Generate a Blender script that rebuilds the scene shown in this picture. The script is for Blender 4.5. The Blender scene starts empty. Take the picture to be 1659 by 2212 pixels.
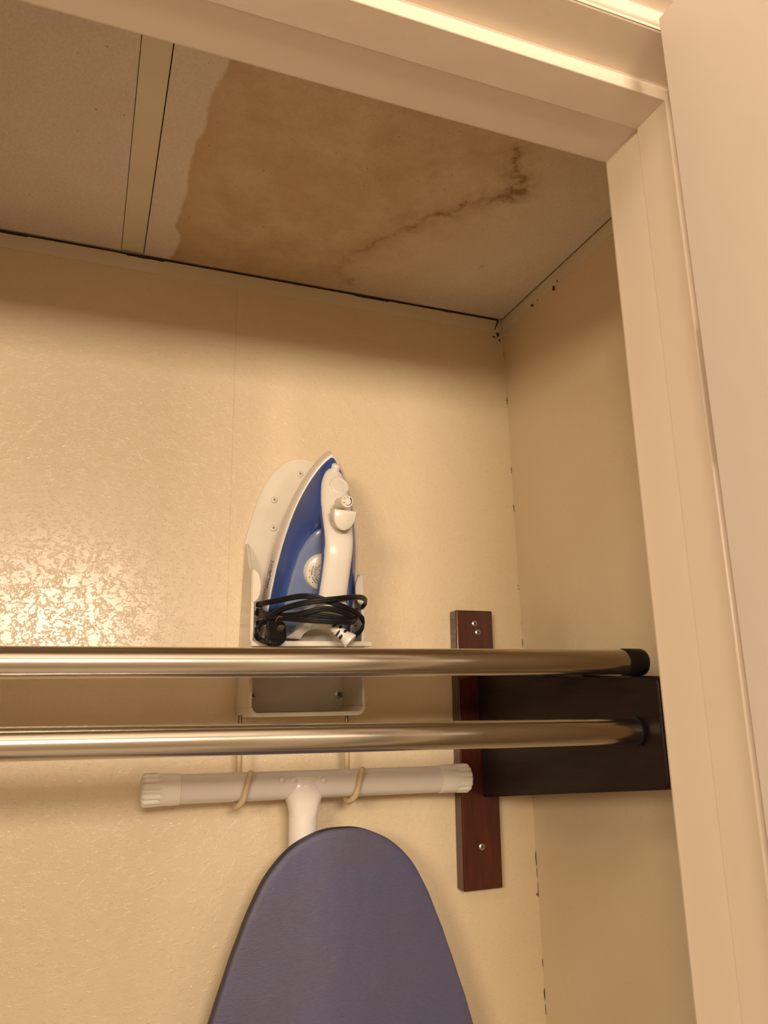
import bpy, bmesh, math, random
import numpy as np
from mathutils import Vector, Matrix, noise
random.seed(7)
S = bpy.context.scene
COL = S.collection
pi = math.pi

# ------------------------------------------------------------------ camera
# world: x right along the closet's back wall, y into the wall (back wall at y = 0), z up (0 = eye level), metres
CM = np.array([[0.93365586, -0.35768617, -0.01863679],
               [0.07192206, 0.23820072, -0.96854924],
               [0.35087597, 0.90295128, 0.24812302]])     # rows: camera right, down, forward
FPX = 1673.65
CP = np.array([0.0, -0.92, 0.0])
cam = bpy.data.cameras.new('camera')
co = bpy.data.objects.new('camera', cam)
COL.objects.link(co)
cam.sensor_fit = 'HORIZONTAL'
cam.sensor_width = 36.0
cam.lens = 36.0 * FPX / 1659.0
cam.clip_start = 0.01
r, d, fw = CM
co.matrix_world = Matrix(((r[0], -d[0], -fw[0], CP[0]), (r[1], -d[1], -fw[1], CP[1]), (r[2], -d[2], -fw[2], CP[2]), (0, 0, 0, 1)))
S.camera = co


def at(px, py, axis, v):
    """the point on the plane axis = v that the photograph shows at pixel px, py"""
    q = CM.T @ np.array([(px - 829.5) / FPX, (py - 1106) / FPX, 1.0])
    return Vector(CP + q * (v - CP[axis]) / q[axis])


# ------------------------------------------------------------------ light
S.view_settings.view_transform = 'Standard'
S.view_settings.look = 'None'
S.view_settings.gamma = 1.0
S.view_settings.use_curve_mapping = False
S.view_settings.exposure = 0.0
W = bpy.data.worlds.new('world')
S.world = W
W.use_nodes = True
W.node_tree.nodes['Background'].inputs[0].default_value = (1.0, 0.72, 0.46, 1)
W.node_tree.nodes['Background'].inputs[1].default_value = 0.02


def area(name, loc, target, size, size_y, power, color):
    l = bpy.data.lights.new(name, 'AREA')
    l.shape = 'RECTANGLE'
    l.size, l.size_y, l.energy, l.color = size, size_y, power, color
    o = bpy.data.objects.new(name, l)
    COL.objects.link(o)
    o.location = loc
    o.rotation_euler = (Vector(target) - Vector(loc)).to_track_quat('-Z', 'Y').to_euler()
    return o


area('vanity_light', (-0.10, -2.05, 0.31), (0.15, 0, 0.2), 0.40, 0.20, 22.5, (1.0, 0.82, 0.64))
area('left_fill_light', (-0.95, -1.98, 0.31), (0.35, 0, 0.1), 0.40, 0.26, 17.0, (1.0, 0.81, 0.56))  # added fill from the left, brightens the right wall and jamb
area('overhead_fill_light', (-0.9, -1.3, 0.84), (-0.9, -1.3, -1.0), 0.4, 0.4, 6.5, (1.0, 0.87, 0.72))  # added overhead fill, raises the ambient bounce off floor and walls
area('side_light', (0.70, -2.2, 0.33), (0.35, -0.6, 0.2), 0.12, 0.30, 7.0, (1.0, 0.79, 0.62))

# ------------------------------------------------------------------ mesh helpers


class MB:
    def __init__(self):
        self.v, self.f = [], []

    def add(self, vs, fs):
        b = len(self.v)
        self.v += [Vector(p) for p in vs]
        self.f += [tuple(b + i for i in q) for q in fs]
        return self

    def box(self, x0, x1, y0, y1, z0, z1):
        x0, x1 = sorted((x0, x1)); y0, y1 = sorted((y0, y1)); z0, z1 = sorted((z0, z1))
        vs = [(x, y, z) for z in (z0, z1) for y in (y0, y1) for x in (x0, x1)]
        return self.add(vs, [(0, 2, 3, 1), (4, 5, 7, 6), (0, 1, 5, 4), (2, 6, 7, 3), (0, 4, 6, 2), (1, 3, 7, 5)])

    def loft(self, rings, caps=True, closed=True):
        n = len(rings[0])
        vs = [p for rg in rings for p in rg]
        fs = []
        for i in range(len(rings) - 1):
            for j in range(n if closed else n - 1):
                k = (j + 1) % n
                fs.append((i * n + j, i * n + k, (i + 1) * n + k, (i + 1) * n + j))
        if caps:
            fs.append(tuple(reversed(range(n))))
            fs.append(tuple(range((len(rings) - 1) * n, len(rings) * n)))
        return self.add(vs, fs)

    def prism(self, poly, axis, a, b):
        """polygon in the two other axes (in x, y, z order) extruded along axis from a to b"""
        def put(p, t):
            q = list(p); q.insert(axis, t); return q
        return self.loft([[put(p, a) for p in poly], [put(p, b) for p in poly]])

    def sweep(self, path, section, up=(0, 0, 1), caps=True, scale=None):
        path = [Vector(p) for p in path]
        rings = []
        upv = Vector(up)
        for i, p in enumerate(path):
            t = (path[min(i + 1, len(path) - 1)] - path[max(i - 1, 0)]).normalized()
            s = t.cross(upv)
            if s.length < 0.15:
                s = t.cross(Vector((0.3, -1, 0.1)))
            s.normalize()
            u = s.cross(t).normalized()
            k = scale[i] if scale else 1.0
            rings.append([p + s * a * k + u * b * k for a, b in section])
        return self.loft(rings, caps)

    def tube(self, path, rad, seg=14, caps=True, scale=None):
        return self.sweep(path, circ(rad, seg), caps=caps, scale=scale)

    def lathe(self, prof, c, ax, seg=28):
        """profile of (distance along ax, radius) turned about ax through c"""
        ax = Vector(ax).normalized()
        s = ax.cross(Vector((0, 0, 1)) if abs(ax.z) < 0.9 else Vector((0, 1, 0))).normalized()
        u = ax.cross(s)
        c = Vector(c)
        rings = [[c + ax * h + (s * math.cos(2 * pi * k / seg) + u * math.sin(2 * pi * k / seg)) * max(rr, 1e-5) for k in range(seg)] for h, rr in prof]
        return self.loft(rings)

    def map(self, fn):
        self.v = [Vector(fn(p)) for p in self.v]
        return self

    def build(self, name, mat, parent=None, bevel=0.0, seg=2, smooth=True, angle=40):
        me = bpy.data.meshes.new(name)
        off = Vector((0, 0, 0))
        p = parent
        while p is not None:
            off += p.location
            p = p.parent
        me.from_pydata([v - off for v in self.v], [], self.f)
        bm = bmesh.new()
        bm.from_mesh(me)
        bmesh.ops.recalc_face_normals(bm, faces=bm.faces)
        bm.to_mesh(me)
        bm.free()
        me.materials.append(mat)
        o = bpy.data.objects.new(name, me)
        COL.objects.link(o)
        if parent is not None:
            o.parent = parent
        if bevel:
            m = o.modifiers.new('bevel', 'BEVEL')
            m.width = bevel
            m.segments = seg
            m.limit_method = 'ANGLE'
            m.angle_limit = math.radians(35)
        if smooth:
            for q in me.polygons:
                q.use_smooth = True
            try:
                me.set_sharp_from_angle(angle=math.radians(angle))
            except Exception:
                pass
            if bevel:
                w = o.modifiers.new('wn', 'WEIGHTED_NORMAL')
                w.keep_sharp = True
        return o


def circ(rad, seg=14):
    return [(rad * math.cos(2 * pi * k / seg), rad * math.sin(2 * pi * k / seg)) for k in range(seg)]


def smoothpath(pts, n=10):
    """Catmull-Rom through the points"""
    P = [Vector(p) for p in pts]
    out = []
    for i in range(len(P) - 1):
        a, b, c, e = P[max(i - 1, 0)], P[i], P[i + 1], P[min(i + 2, len(P) - 1)]
        for k in range(n):
            t = k / n
            out.append(0.5 * ((2 * b) + (c - a) * t + (2 * a - 5 * b + 4 * c - e) * t * t + (3 * b - a - 3 * c + e) * t ** 3))
    out.append(P[-1])
    return out


def lerp_table(tab, t):
    if t <= tab[0][0]:
        return tab[0][1]
    for (a, va), (b, vb) in zip(tab, tab[1:]):
        if t <= b:
            return va + (vb - va) * (t - a) / (b - a)
    return tab[-1][1]


def empty(name, loc, label, cat, group=None):
    o = bpy.data.objects.new(name, None)
    o.empty_display_size = 0.05
    COL.objects.link(o)
    o.location = loc
    return tag(o, label, cat, group)


def tag(o, label, cat, group=None):
    o['label'] = label
    o['category'] = cat
    if group:
        o['group'] = group
    return o


def struct(o):
    o['kind'] = 'structure'
    return o


# ------------------------------------------------------------------ materials
def lin(r_, g_, b_):
    f = lambda c: ((c / 255 + 0.055) / 1.055) ** 2.4 if c > 10 else c / 255 / 12.92
    return (f(r_), f(g_), f(b_), 1)


class NT:
    def __init__(self, name, color, rough=0.5, metal=0.0, spec=0.5):
        m = self.m = bpy.data.materials.new(name)
        m.use_nodes = True
        self.t = m.node_tree
        self.b = self.t.nodes['Principled BSDF']
        self.b.inputs['Base Color'].default_value = color
        self.b.inputs['Roughness'].default_value = rough
        self.b.inputs['Metallic'].default_value = metal
        self.b.inputs['Specular IOR Level'].default_value = spec
        self._c = None

    def n(self, typ, **kw):
        x = self.t.nodes.new(typ)
        for k, v in kw.items():
            setattr(x, k, v)
        return x

    def link(self, a, b):
        self.t.links.new(a, b)

    def coord(self, scale=(1, 1, 1)):
        c = self.n('ShaderNodeTexCoord')
        mp = self.n('ShaderNodeMapping')
        mp.inputs['Scale'].default_value = scale
        self.link(c.outputs['Object'], mp.inputs['Vector'])
        return mp.outputs['Vector']

    def noise(self, scale, detail=2, rough=0.5, vec=None, dist=0.0):
        x = self.n('ShaderNodeTexNoise')
        x.inputs['Scale'].default_value = scale
        x.inputs['Detail'].default_value = detail
        x.inputs['Roughness'].default_value = rough
        x.inputs['Distortion'].default_value = dist
        self.link(vec if vec is not None else self.coord(), x.inputs['Vector'])
        return x.outputs['Fac']

    def ramp(self, src, a, b, ca=(0, 0, 0, 1), cb=(1, 1, 1, 1)):
        x = self.n('ShaderNodeValToRGB')
        x.color_ramp.elements[0].position = a
        x.color_ramp.elements[1].position = b
        x.color_ramp.elements[0].color = ca
        x.color_ramp.elements[1].color = cb
        self.link(src, x.inputs['Fac'])
        return x.outputs['Color']

    def math(self, op, a, b=None, clamp=False):
        x = self.n('ShaderNodeMath', operation=op, use_clamp=clamp)
        for i, s in enumerate((a, b)):
            if s is None:
                continue
            if isinstance(s, (int, float)):
                x.inputs[i].default_value = s
            else:
                self.link(s, x.inputs[i])
        return x.outputs[0]

    def mix(self, fac, a, b):
        x = self.n('ShaderNodeMix', data_type='RGBA')
        for k, s in (('Factor', fac), ('A', a), ('B', b)):
            i = [q for q in x.inputs if q.name == k and (q.type == 'RGBA' or k == 'Factor' and q.type == 'VALUE')][0]
            if isinstance(s, (tuple, float, int)):
                i.default_value = s
            else:
                self.link(s, i)
        return [q for q in x.outputs if q.type == 'RGBA'][0]

    def color(self, s):
        self.link(s, self.b.inputs['Base Color'])

    def bump(self, h, dist, strength=1.0):
        x = self.n('ShaderNodeBump')
        x.inputs['Strength'].default_value = strength
        x.inputs['Distance'].default_value = dist
        self.link(h, x.inputs['Height'])
        if self._c is not None:
            self.link(self._c, x.inputs['Normal'])
        self._c = x.outputs['Normal']
        self.link(self._c, self.b.inputs['Normal'])


WALLC = (0.815, 0.675, 0.475, 1)
TRIMC = (0.80, 0.69, 0.57, 1)


def wall_mat(name, strength, dirt=True):
    t = NT(name, WALLC, 0.23, spec=0.45)
    a = t.noise(58, 6, 0.68, dist=0.25)                 # flattened plates of the knocked-down spray texture
    t.bump(t.ramp(a, 0.47, 0.53), 0.00014 * strength)
    f = t.noise(170, 2, 0.5, t.coord((1, 1, 1.9)), 0.4)    # sparse raised flecks
    t.bump(t.ramp(f, 0.60, 0.68), 0.00020 * strength)
    t.bump(t.noise(420, 2, 0.5), 0.00005 * strength)
    t.bump(t.noise(30, 2), 0.0003 * strength)
    base = t.mix(t.ramp(t.noise(3.5, 3), 0.35, 0.7), WALLC, (0.80, 0.655, 0.455, 1))
    if dirt:
        sep = t.n('ShaderNodeSeparateXYZ')
        c = t.n('ShaderNodeTexCoord')
        t.link(c.outputs['Object'], sep.inputs[0])
        x, y, z = sep.outputs
        # grime in the corner joint
        near = t.math('LESS_THAN', t.math('ADD', t.math('ABSOLUTE', t.math('SUBTRACT', x, 0.5535)), t.math('ABSOLUTE', y)), 0.0016)
        spots = t.ramp(t.noise(17, 4, 0.75, t.coord((0.3, 0.3, 1))), 0.60, 0.66)
        base = t.mix(t.math('MULTIPLY', near, spots), base, (0.05, 0.035, 0.02, 1))
    if dirt:
        seam = t.math('LESS_THAN', t.math('ABSOLUTE', t.math('SUBTRACT', x, 0.1565)), 0.00035)
        seam = t.math('MULTIPLY', seam, t.math('GREATER_THAN', z, 0.06))
        base = t.mix(t.math('MULTIPLY', seam, 0.30), base, (0.35, 0.24, 0.12, 1))
    t.color(base)
    return t.m


M = {}
M['wall'] = wall_mat('cream_textured_paint', 1.0)
M['wall_side'] = wall_mat('cream_paint_side', 0.45)
t = NT('room_paint', (0.74, 0.66, 0.54, 1), 0.6); t.bump(t.noise(120, 3), 0.0004); M['room'] = t.m
t = NT('room_ceiling_paint', (0.80, 0.75, 0.67, 1), 0.7); t.bump(t.noise(90, 3), 0.0004); M['room_ceiling'] = t.m
t = NT('carpet', (0.68, 0.62, 0.55, 1), 0.9); t.bump(t.noise(300, 3), 0.003); M['carpet'] = t.m
t = NT('trim_gloss_paint', TRIMC, 0.34, spec=0.5)
t.bump(t.noise(30, 2), 0.00035); t.bump(t.noise(260, 2), 0.00004)
t.color(t.mix(t.ramp(t.noise(5, 2), 0.3, 0.75), TRIMC, (0.77, 0.655, 0.53, 1))); M['trim'] = t.m
t = NT('panel_wall_paint', (0.50, 0.43, 0.37, 1), 0.5, spec=0.35); t.bump(t.noise(14, 2), 0.001); M['panel'] = t.m
t = NT('grey_green_angle', (0.56, 0.53, 0.39, 1), 0.45); t.color(t.mix(t.ramp(t.noise(12, 3), 0.35, 0.7), (0.80, 0.73, 0.57, 1), (0.76, 0.68, 0.52, 1))); M['angle'] = t.m
t = NT('dark_gap', (0.045, 0.025, 0.018, 1), 0.9); t.color(t.mix(t.noise(80, 2), (0.02, 0.01, 0.008, 1), (0.09, 0.05, 0.03, 1))); M['grime'] = t.m
t = NT('satin_nickel', (0.56, 0.53, 0.475, 1), 0.19, 1.0)
t.bump(t.noise(900, 2, 0.5, t.coord((0.05, 1, 1))), 0.00002); t.b.inputs['Anisotropic'].default_value = 0.35; M['nickel'] = t.m
t = NT('white_plastic', (0.82, 0.76, 0.66, 1), 0.38); t.color(t.mix(t.ramp(t.noise(25, 3), 0.45, 0.8), (0.82, 0.75, 0.64, 1), (0.75, 0.67, 0.55, 1))); M['holder'] = t.m
t = NT('iron_white', (0.76, 0.715, 0.65, 1), 0.24); t.bump(t.noise(500, 1), 0.00001); M['iron_white'] = t.m
t = NT('iron_skirt', (0.70, 0.65, 0.60, 1), 0.30); t.bump(t.noise(500, 1), 0.00001); M['skirt'] = t.m
t = NT('iron_blue', (0.045, 0.10, 0.36, 1), 0.16); t.color(t.mix(t.noise(20, 2), (0.032, 0.066, 0.25, 1), (0.045, 0.085, 0.30, 1))); M['blue'] = t.m
t = NT('tank_blue', (0.20, 0.27, 0.48, 1), 0.22); t.color(t.mix(t.noise(25, 3), (0.15, 0.20, 0.38, 1), (0.21, 0.26, 0.43, 1)))
t.b.inputs['Coat Weight'].default_value = 0.6; M['tank'] = t.m
t = NT('sole_metal', (0.5, 0.48, 0.45, 1), 0.3, 1.0); t.bump(t.noise(300, 2), 0.00002); M['metal'] = t.m
t = NT('black_rubber', (0.008, 0.008, 0.009, 1), 0.42, spec=0.28); t.bump(t.noise(600, 2), 0.00004); M['black'] = t.m
t = NT('black_ink', (0.012, 0.012, 0.015, 1), 0.6); t.color(t.mix(t.noise(200, 1), (0.01, 0.01, 0.012, 1), (0.02, 0.02, 0.024, 1))); M['ink'] = t.m
t = NT('brass_prong', (0.35, 0.27, 0.17, 1), 0.35, 1.0); t.bump(t.noise(500, 2), 0.00003); M['prong'] = t.m
t = NT('screw_zinc', (0.62, 0.60, 0.55, 1), 0.35, 1.0); t.bump(t.noise(700, 2), 0.00003); M['zinc'] = t.m
t = NT('steel_wire', (0.28, 0.26, 0.24, 1), 0.4, 1.0); t.bump(t.noise(500, 2), 0.00003); M['wire'] = t.m
t = NT('vinyl_sleeve', (0.62, 0.48, 0.29, 1), 0.45); t.color(t.mix(t.noise(90, 2), (0.60, 0.46, 0.27, 1), (0.68, 0.54, 0.35, 1))); M['vinyl'] = t.m
t = NT('white_enamel', (0.78, 0.73, 0.69, 1), 0.22); t.bump(t.noise(60, 2), 0.0002); M['enamel'] = t.m
t = NT('cap_plastic', (0.88, 0.84, 0.77, 1), 0.4); t.bump(t.noise(300, 1), 0.00002); M['cap'] = t.m
# mahogany-stained wood
t = NT('mahogany', (0.07, 0.012, 0.006, 1), 0.24)
g = t.noise(22, 4, 0.6, t.coord((6, 6, 0.7)), 0.5)
t.color(t.mix(t.ramp(g, 0.3, 0.75), (0.045, 0.008, 0.005, 1), (0.095, 0.015, 0.007, 1)))
t.b.inputs['Coat Weight'].default_value = 0.4; t.b.inputs['Coat Roughness'].default_value = 0.15; M['wood'] = t.m
t = NT('dark_walnut', (0.016, 0.008, 0.007, 1), 0.42, spec=0.22)
g = t.noise(22, 4, 0.6, t.coord((6, 0.7, 6)), 0.5)
t.color(t.mix(t.ramp(g, 0.3, 0.75), (0.011, 0.006, 0.006, 1), (0.026, 0.013, 0.010, 1))); M['wood_dark'] = t.m
# slate-blue ironing board cloth
t = NT('board_cloth', (0.085, 0.085, 0.16, 1), 0.52, spec=0.45)
c1 = t.mix(t.ramp(t.noise(9, 3), 0.35, 0.7), (0.078, 0.081, 0.168, 1), (0.092, 0.081, 0.135, 1))
wv = t.noise(700, 2, 0.6, t.coord((0.35, 1, 1.2)))
t.color(t.mix(t.math('MULTIPLY', t.ramp(wv, 0.4, 0.8), 0.25), c1, (0.16, 0.15, 0.24, 1)))
t.bump(wv, 0.00025); t.bump(t.noise(60, 2, 0.5, t.coord((1, 1, 0.4))), 0.0008)
t.b.inputs['Sheen Weight'].default_value = 0.15; M['cloth'] = t.m
t = NT('board_edge', (0.018, 0.02, 0.045, 1), 0.6); t.bump(t.noise(500, 2), 0.0002); M['cloth_edge'] = t.m


def ceiling_mat(name, stained):
    t = NT(name, (0.76, 0.67, 0.56, 1), 0.85, spec=0.2)
    fine = t.noise(330, 3, 0.65)
    t.bump(fine, 0.0011)
    c = t.mix(t.ramp(t.noise(14, 4, 0.6), 0.35, 0.7), (0.86, 0.77, 0.69, 1), (0.82, 0.72, 0.63, 1))
    if stained:
        at_ = t.n('ShaderNodeAttribute', attribute_name='stain')
        sp = t.n('ShaderNodeSeparateXYZ')
        t.link(at_.outputs['Color'], sp.inputs[0])
        wash, rim, streak = sp.outputs
        mott = t.ramp(t.noise(20, 6, 0.68), 0.30, 0.72)
        wash_c = t.mix(mott, (0.58, 0.41, 0.24, 1), (0.76, 0.60, 0.41, 1))
        c = t.mix(wash, c, wash_c)
        c = t.mix(t.math('MULTIPLY', rim, 0.8), c, (0.54, 0.335, 0.15, 1))
        brk = t.math('MULTIPLY', t.ramp(t.noise(45, 5, 0.75), 0.32, 0.56), t.ramp(t.noise(240, 3, 0.7), 0.05, 0.45))
        c = t.mix(t.math('MULTIPLY', t.math('MULTIPLY', streak, brk), 0.95), c, (0.29, 0.16, 0.05, 1))
    c = t.mix(t.math('MULTIPLY', t.ramp(fine, 0.40, 0.62), 0.16), c, (0.52, 0.40, 0.28, 1))
    v = t.n('ShaderNodeTexVoronoi')
    v.inputs['Scale'].default_value = 75
    t.link(t.coord(), v.inputs['Vector'])
    pin = t.math('LESS_THAN', v.outputs['Distance'], 0.06)
    keep = t.math('GREATER_THAN', t.noise(40, 1), 0.52)
    c = t.mix(t.math('MULTIPLY', t.math('MULTIPLY', pin, keep), 0.75), c, (0.12, 0.08, 0.05, 1))
    t.color(c)
    return t.m


M['tile'] = ceiling_mat('ceiling_tile', False)
M['tile_stained'] = ceiling_mat('ceiling_tile_stained', True)

# ------------------------------------------------------------------ the closet shell
ZC = 0.5645          # underside of the closet ceiling panels
XR = 0.554           # closet right wall
XL = -0.45           # closet left wall
YF, YO = -0.50, -0.57  # closet side and room side of the door jamb
XJ, ZH = 0.3527, 0.4096  # right jamb face, head soffit
XJL = -0.165          # left jamb face
FL = -1.56           # floor

struct(MB().box(XL - 0.03, XR + 0.05, 0.0, 0.05, FL, 0.70).build('wall_back', M['wall'], smooth=False))
b = MB()     # right wall leans out by a few millimetres towards the floor
b.loft([[(XR + 0.004 + (0.564 - z) * 0.001, y, z) for y, z in ((0.05, FL), (YO, FL), (YO, 0.70), (0.05, 0.70))],
        [(XR + 0.05, y, z) for y, z in ((0.05, FL), (YO, FL), (YO, 0.70), (0.05, 0.70))]])
b.map(lambda p: (p.x - 0.004, p.y, p.z))
struct(b.build('wall_right', M['wall_side'], smooth=False))
struct(MB().box(XL - 0.05, XL, YO, 0.05, FL, 0.70).build('wall_left', M['wall_side'], smooth=False))
struct(MB().box(-1.75, 1.45, -2.45, 0.05, FL - 0.05, FL).build('floor', M['carpet'], smooth=False))
struct(MB().box(XL, XR, YO, 0.0, 0.60, 0.64).build('ceiling_void', M['room_ceiling'], smooth=False))

# front wall around the door opening: piers and header in one wall
b = MB()
b.box(XJ + 0.015, XR + 0.05, YO + 0.002, YF + 0.002, FL, 0.70)
b.box(XL - 0.05, XJL - 0.015, YO + 0.002, YF + 0.002, FL, 0.70)
b.box(XJL - 0.015, XJ + 0.015, YO + 0.002, YF + 0.002, ZH + 0.015, 0.70)
struct(b.build('wall_front', M['wall_side'], smooth=False))

# door jamb: deep face, a 2 mm proud stop face and a rounded front bead, mitred along head and sides
YS = -0.5392
st = 0.0022


def jamb_profile():
    # (y, distance out of the opening; 0 = stop face, positive = into the frame)
    pr = [(YF + 0.003, 0.0150), (YF + 0.001, st + 0.0008), (YF - 0.001, st)]
    pr += [(YS + 0.0070, st), (YS + 0.0035, st + 0.0003), (YS + 0.0012, st + 0.0004), (YS, st * 0.5), (YS - 0.0010, 0.0)]
    pr += [(YO + 0.0008, 0.0), (YO + 0.0002, 0.0003), (YO, 0.0010)]                  # nose of the stop, 36 mm door rebate
    pr += [(YO + 0.0003, 0.0085), (YO - 0.0003, 0.0098), (YO - 0.0016, 0.0103)]
    pr += [(YR_ + 0.0012, 0.0105), (YR_ + 0.0003, 0.0108), (YR_, 0.0118), (YR_, 0.0150)]
    pr += [(YO + 0.004, 0.0152)]
    return pr


YR_ = -0.607
JP = jamb_profile()
b = MB()
b.loft([[(XJ + o, y, FL) for y, o in JP], [(XJ + o, y, ZH + o) for y, o in JP]])
right_jamb = struct(b.build('trim_1', M['trim'], angle=14))
b = MB()
b.loft([[(XJ + o, y, ZH + o) for y, o in JP], [(XJL - o, y, ZH + o) for y, o in JP]])
struct(b.build('trim_2', M['trim'], angle=14))
b = MB()
b.loft([[(XJL - o, y, ZH + o) for y, o in JP], [(XJL - o, y, FL) for y, o in JP]])
struct(b.build('trim_3', M['trim'], angle=14))

# casing around the opening: set back a little from the jamb edge, then bead, groove and stepped back band
def casing_profile():
    # (distance out from the jamb rebate, y)
    c = [(0.0, YR_ + 0.0005), (0.0, YR_ - 0.0006)]
    for k in range(1, 8):
        a = pi / 2 * k / 7
        c.append((0.0035 * (1 - math.cos(a)) + 0.0012, YR_ - 0.0004 - 0.0035 * math.sin(a)))
    c += [(0.0090, YR_ - 0.0046), (0.0096, YR_ - 0.0056), (0.0100, YR_ - 0.0130)]
    for k in range(1, 7):
        a = pi / 2 * k / 6
        c.append((0.0100 + 0.003 * (1 - math.cos(a)), YR_ - 0.0130 - 0.003 * math.sin(a)))
    c += [(0.040, YR_ - 0.0165), (0.050, YR_ - 0.0185), (0.064, YR_ - 0.0195), (0.066, YR_ - 0.018), (0.066, YR_ + 0.0005)]
    return c


CPF = casing_profile()
XC, XCL, ZCS = XJ + 0.0108, XJL - 0.0108, ZH + 0.0108
b = MB()
b.loft([[(XCL - o, y, ZCS + o) for o, y in CPF], [(XC + o, y, ZCS + o) for o, y in CPF]])
struct(b.build('trim_4', M['trim'], angle=45))
b = MB()
b.loft([[(XC + o, y, FL) for o, y in CPF], [(XC + o, y, ZCS + o) for o, y in CPF]])
struct(b.build('trim_9', M['trim'], angle=45))
b = MB()
b.loft([[(XCL - o, y, ZCS + o) for o, y in CPF], [(XCL - o, y, FL) for o, y in CPF]])
struct(b.build('trim_10', M['trim'], angle=45))

# closet door, opened square to the wall on its right-hand hinges
DX, DY, DT, DZ = 0.3093, -0.6163, 0.035, 0.4175
b = MB()
b.box(DX, DX + DT, DY - 0.53, DY, FL + 0.012, DZ)
door = struct(b.build('door_1', M['panel'], bevel=0.0006))
for zc in (0.192, -0.62, -1.32):
    b = MB()
    b.tube([(DX + DT + 0.0065, YR_ - 0.0185, zc - 0.045), (DX + DT + 0.0065, YR_ - 0.0185, zc + 0.045)], 0.0058, 16)
    b.box(DX + 0.006, DX + DT + 0.0065, DY - 0.0005, DY + 0.0018, zc - 0.045, zc + 0.045)
    b.loft([[(XJ + 0.0112, YO - 0.004, z), (XJ + 0.0092, YO - 0.004, z), (XJ + 0.0085, YR_ - 0.004, z), (DX + DT + 0.004, YR_ - 0.016, z), (DX + DT + 0.008, YR_ - 0.016, z), (XJ + 0.0108, YR_ - 0.004, z)] for z in (zc - 0.045, zc + 0.045)])
    b.build('hinge', M['trim'], door, bevel=0.0006)

# room-side face of the closet wall and the rest of the entry
b = MB()
b.box(-1.75, XCL - 0.001, YR_ + 0.0005, YO + 0.002, FL, 0.86)
b.box(XC + 0.001, 1.40, YR_ + 0.0005, YO + 0.002, FL, 0.86)
b.box(XCL - 0.001, XC + 0.001, YR_ + 0.0005, YO + 0.002, ZCS + 0.001, 0.86)
struct(b.build('wall_entry', M['panel'], smooth=False))
struct(MB().box(-1.75, 1.45, -2.45, -2.40, FL, 0.90).build('wall_entry_far', M['room'], smooth=False))
struct(MB().box(-1.75, -1.70, -2.40, YO, FL, 0.90).build('wall_entry_left', M['room'], smooth=False))
struct(MB().box(1.40, 1.45, -2.40, YO, FL, 0.90).build('wall_entry_right', M['room'], smooth=False))
struct(MB().box(-1.75, 1.45, -2.45, YO + 0.002, 0.86, 0.90).build('ceiling_entry', M['room_ceiling'], smooth=False))

# ceiling angle along the back and right walls
struct(MB().box(XL, XR - 0.008, -0.0012, 0.0, 0.5425, 0.5622).build('trim_5', M['angle'], bevel=0.0004))
struct(MB().box(XR - 0.0012, XR, YF + 0.003, -0.0012, 0.5445, 0.5640).build('trim_6', M['angle'], bevel=0.0004))
# strip between the two panels
struct(MB().box(0.0100, 0.0362, YF + 0.003, -0.0035, ZC + 0.0012, ZC + 0.004).build('trim_7', M['angle'], bevel=0.0004))
# the dark gap above the angle
b = MB()
x = XL
segs = []
while x < XR - 0.005:
    segs.append((x, 0.0006 + 0.0016 * abs(noise.noise(Vector((x * 40, 1, 0)))) + (0.0016 if noise.noise(Vector((x * 13, 5, 0))) > 0.25 else 0)))
    x += 0.003
b.loft([[(x_, -0.0014, 0.5646), (x_, -0.0014, 0.5630 - h), (x_, 0.0, 0.5630 - h), (x_, 0.0, 0.5646)] for x_, h in segs])
b.loft([[(0.5445, -0.0014, 0.5625), (0.548, -0.0014, 0.5625), (0.548, -0.0005, 0.5625), (0.5445, -0.0005, 0.5625)],
        [(0.5385, -0.0014, 0.5455), (0.5395, -0.0014, 0.5450), (0.5395, -0.0005, 0.5450), (0.5385, -0.0005, 0.5455)]])
def blot(c, w, h, seed, axis='y'):
    # small ragged flake where the paint has broken away at the joint
    ring = []
    for k in range(14):
        a = 2 * pi * k / 14
        q = 0.55 + 0.75 * abs(noise.noise(Vector((seed * 3.1, k * 0.9, 1.3))))
        ring.append((w * q * math.cos(a), h * q * math.sin(a)))
    d_ = 0.0006
    if axis == 'y':
        b.loft([[(c.x + u, -0.0001, c.z + v) for u, v in ring], [(c.x + u, -d_, c.z + v) for u, v in ring]])
    else:
        b.loft([[(XR + 0.0, c.y + u, c.z + v) for u, v in ring], [(XR - d_ - 0.001, c.y + u, c.z + v) for u, v in ring]])


blot(at(1075, 722, 1, 0), 0.0035, 0.0075, 1)
blot(at(1079, 735, 1, 0), 0.0015, 0.003, 2)
blot(at(1067, 728, 1, 0), 0.003, 0.002, 9)
for y0, y1, w in ((1843, 1876, 0.0010), (1880, 1900, 0.0005), (1912, 1945, 0.0004), (2080, 2098, 0.0006), (2145, 2172, 0.0012), (2180, 2205, 0.0005), (1090, 1106, 0.0009), (1010, 1022, 0.0006), (860, 875, 0.0006), (1380, 1397, 0.0006)):
    zt, zb = at(1110, y0, 1, 0).z, at(1110, y1, 1, 0).z
    b.loft([[(XR - 0.0001 + (0.5645 - z) * 0.001, -0.0001, z), (XR - 0.0001 + (0.5645 - z) * 0.001 - w * k, -0.0001, z), (XR - 0.0001 + (0.5645 - z) * 0.001 - w * k, -0.0006, z), (XR - 0.0001 + (0.5645 - z) * 0.001, -0.0006, z)] for z, k in ((zt, 0.3), (zt * 0.65 + zb * 0.35, 1.0), (zt * 0.3 + zb * 0.7, 0.7), (zb, 0.25))])
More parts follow.
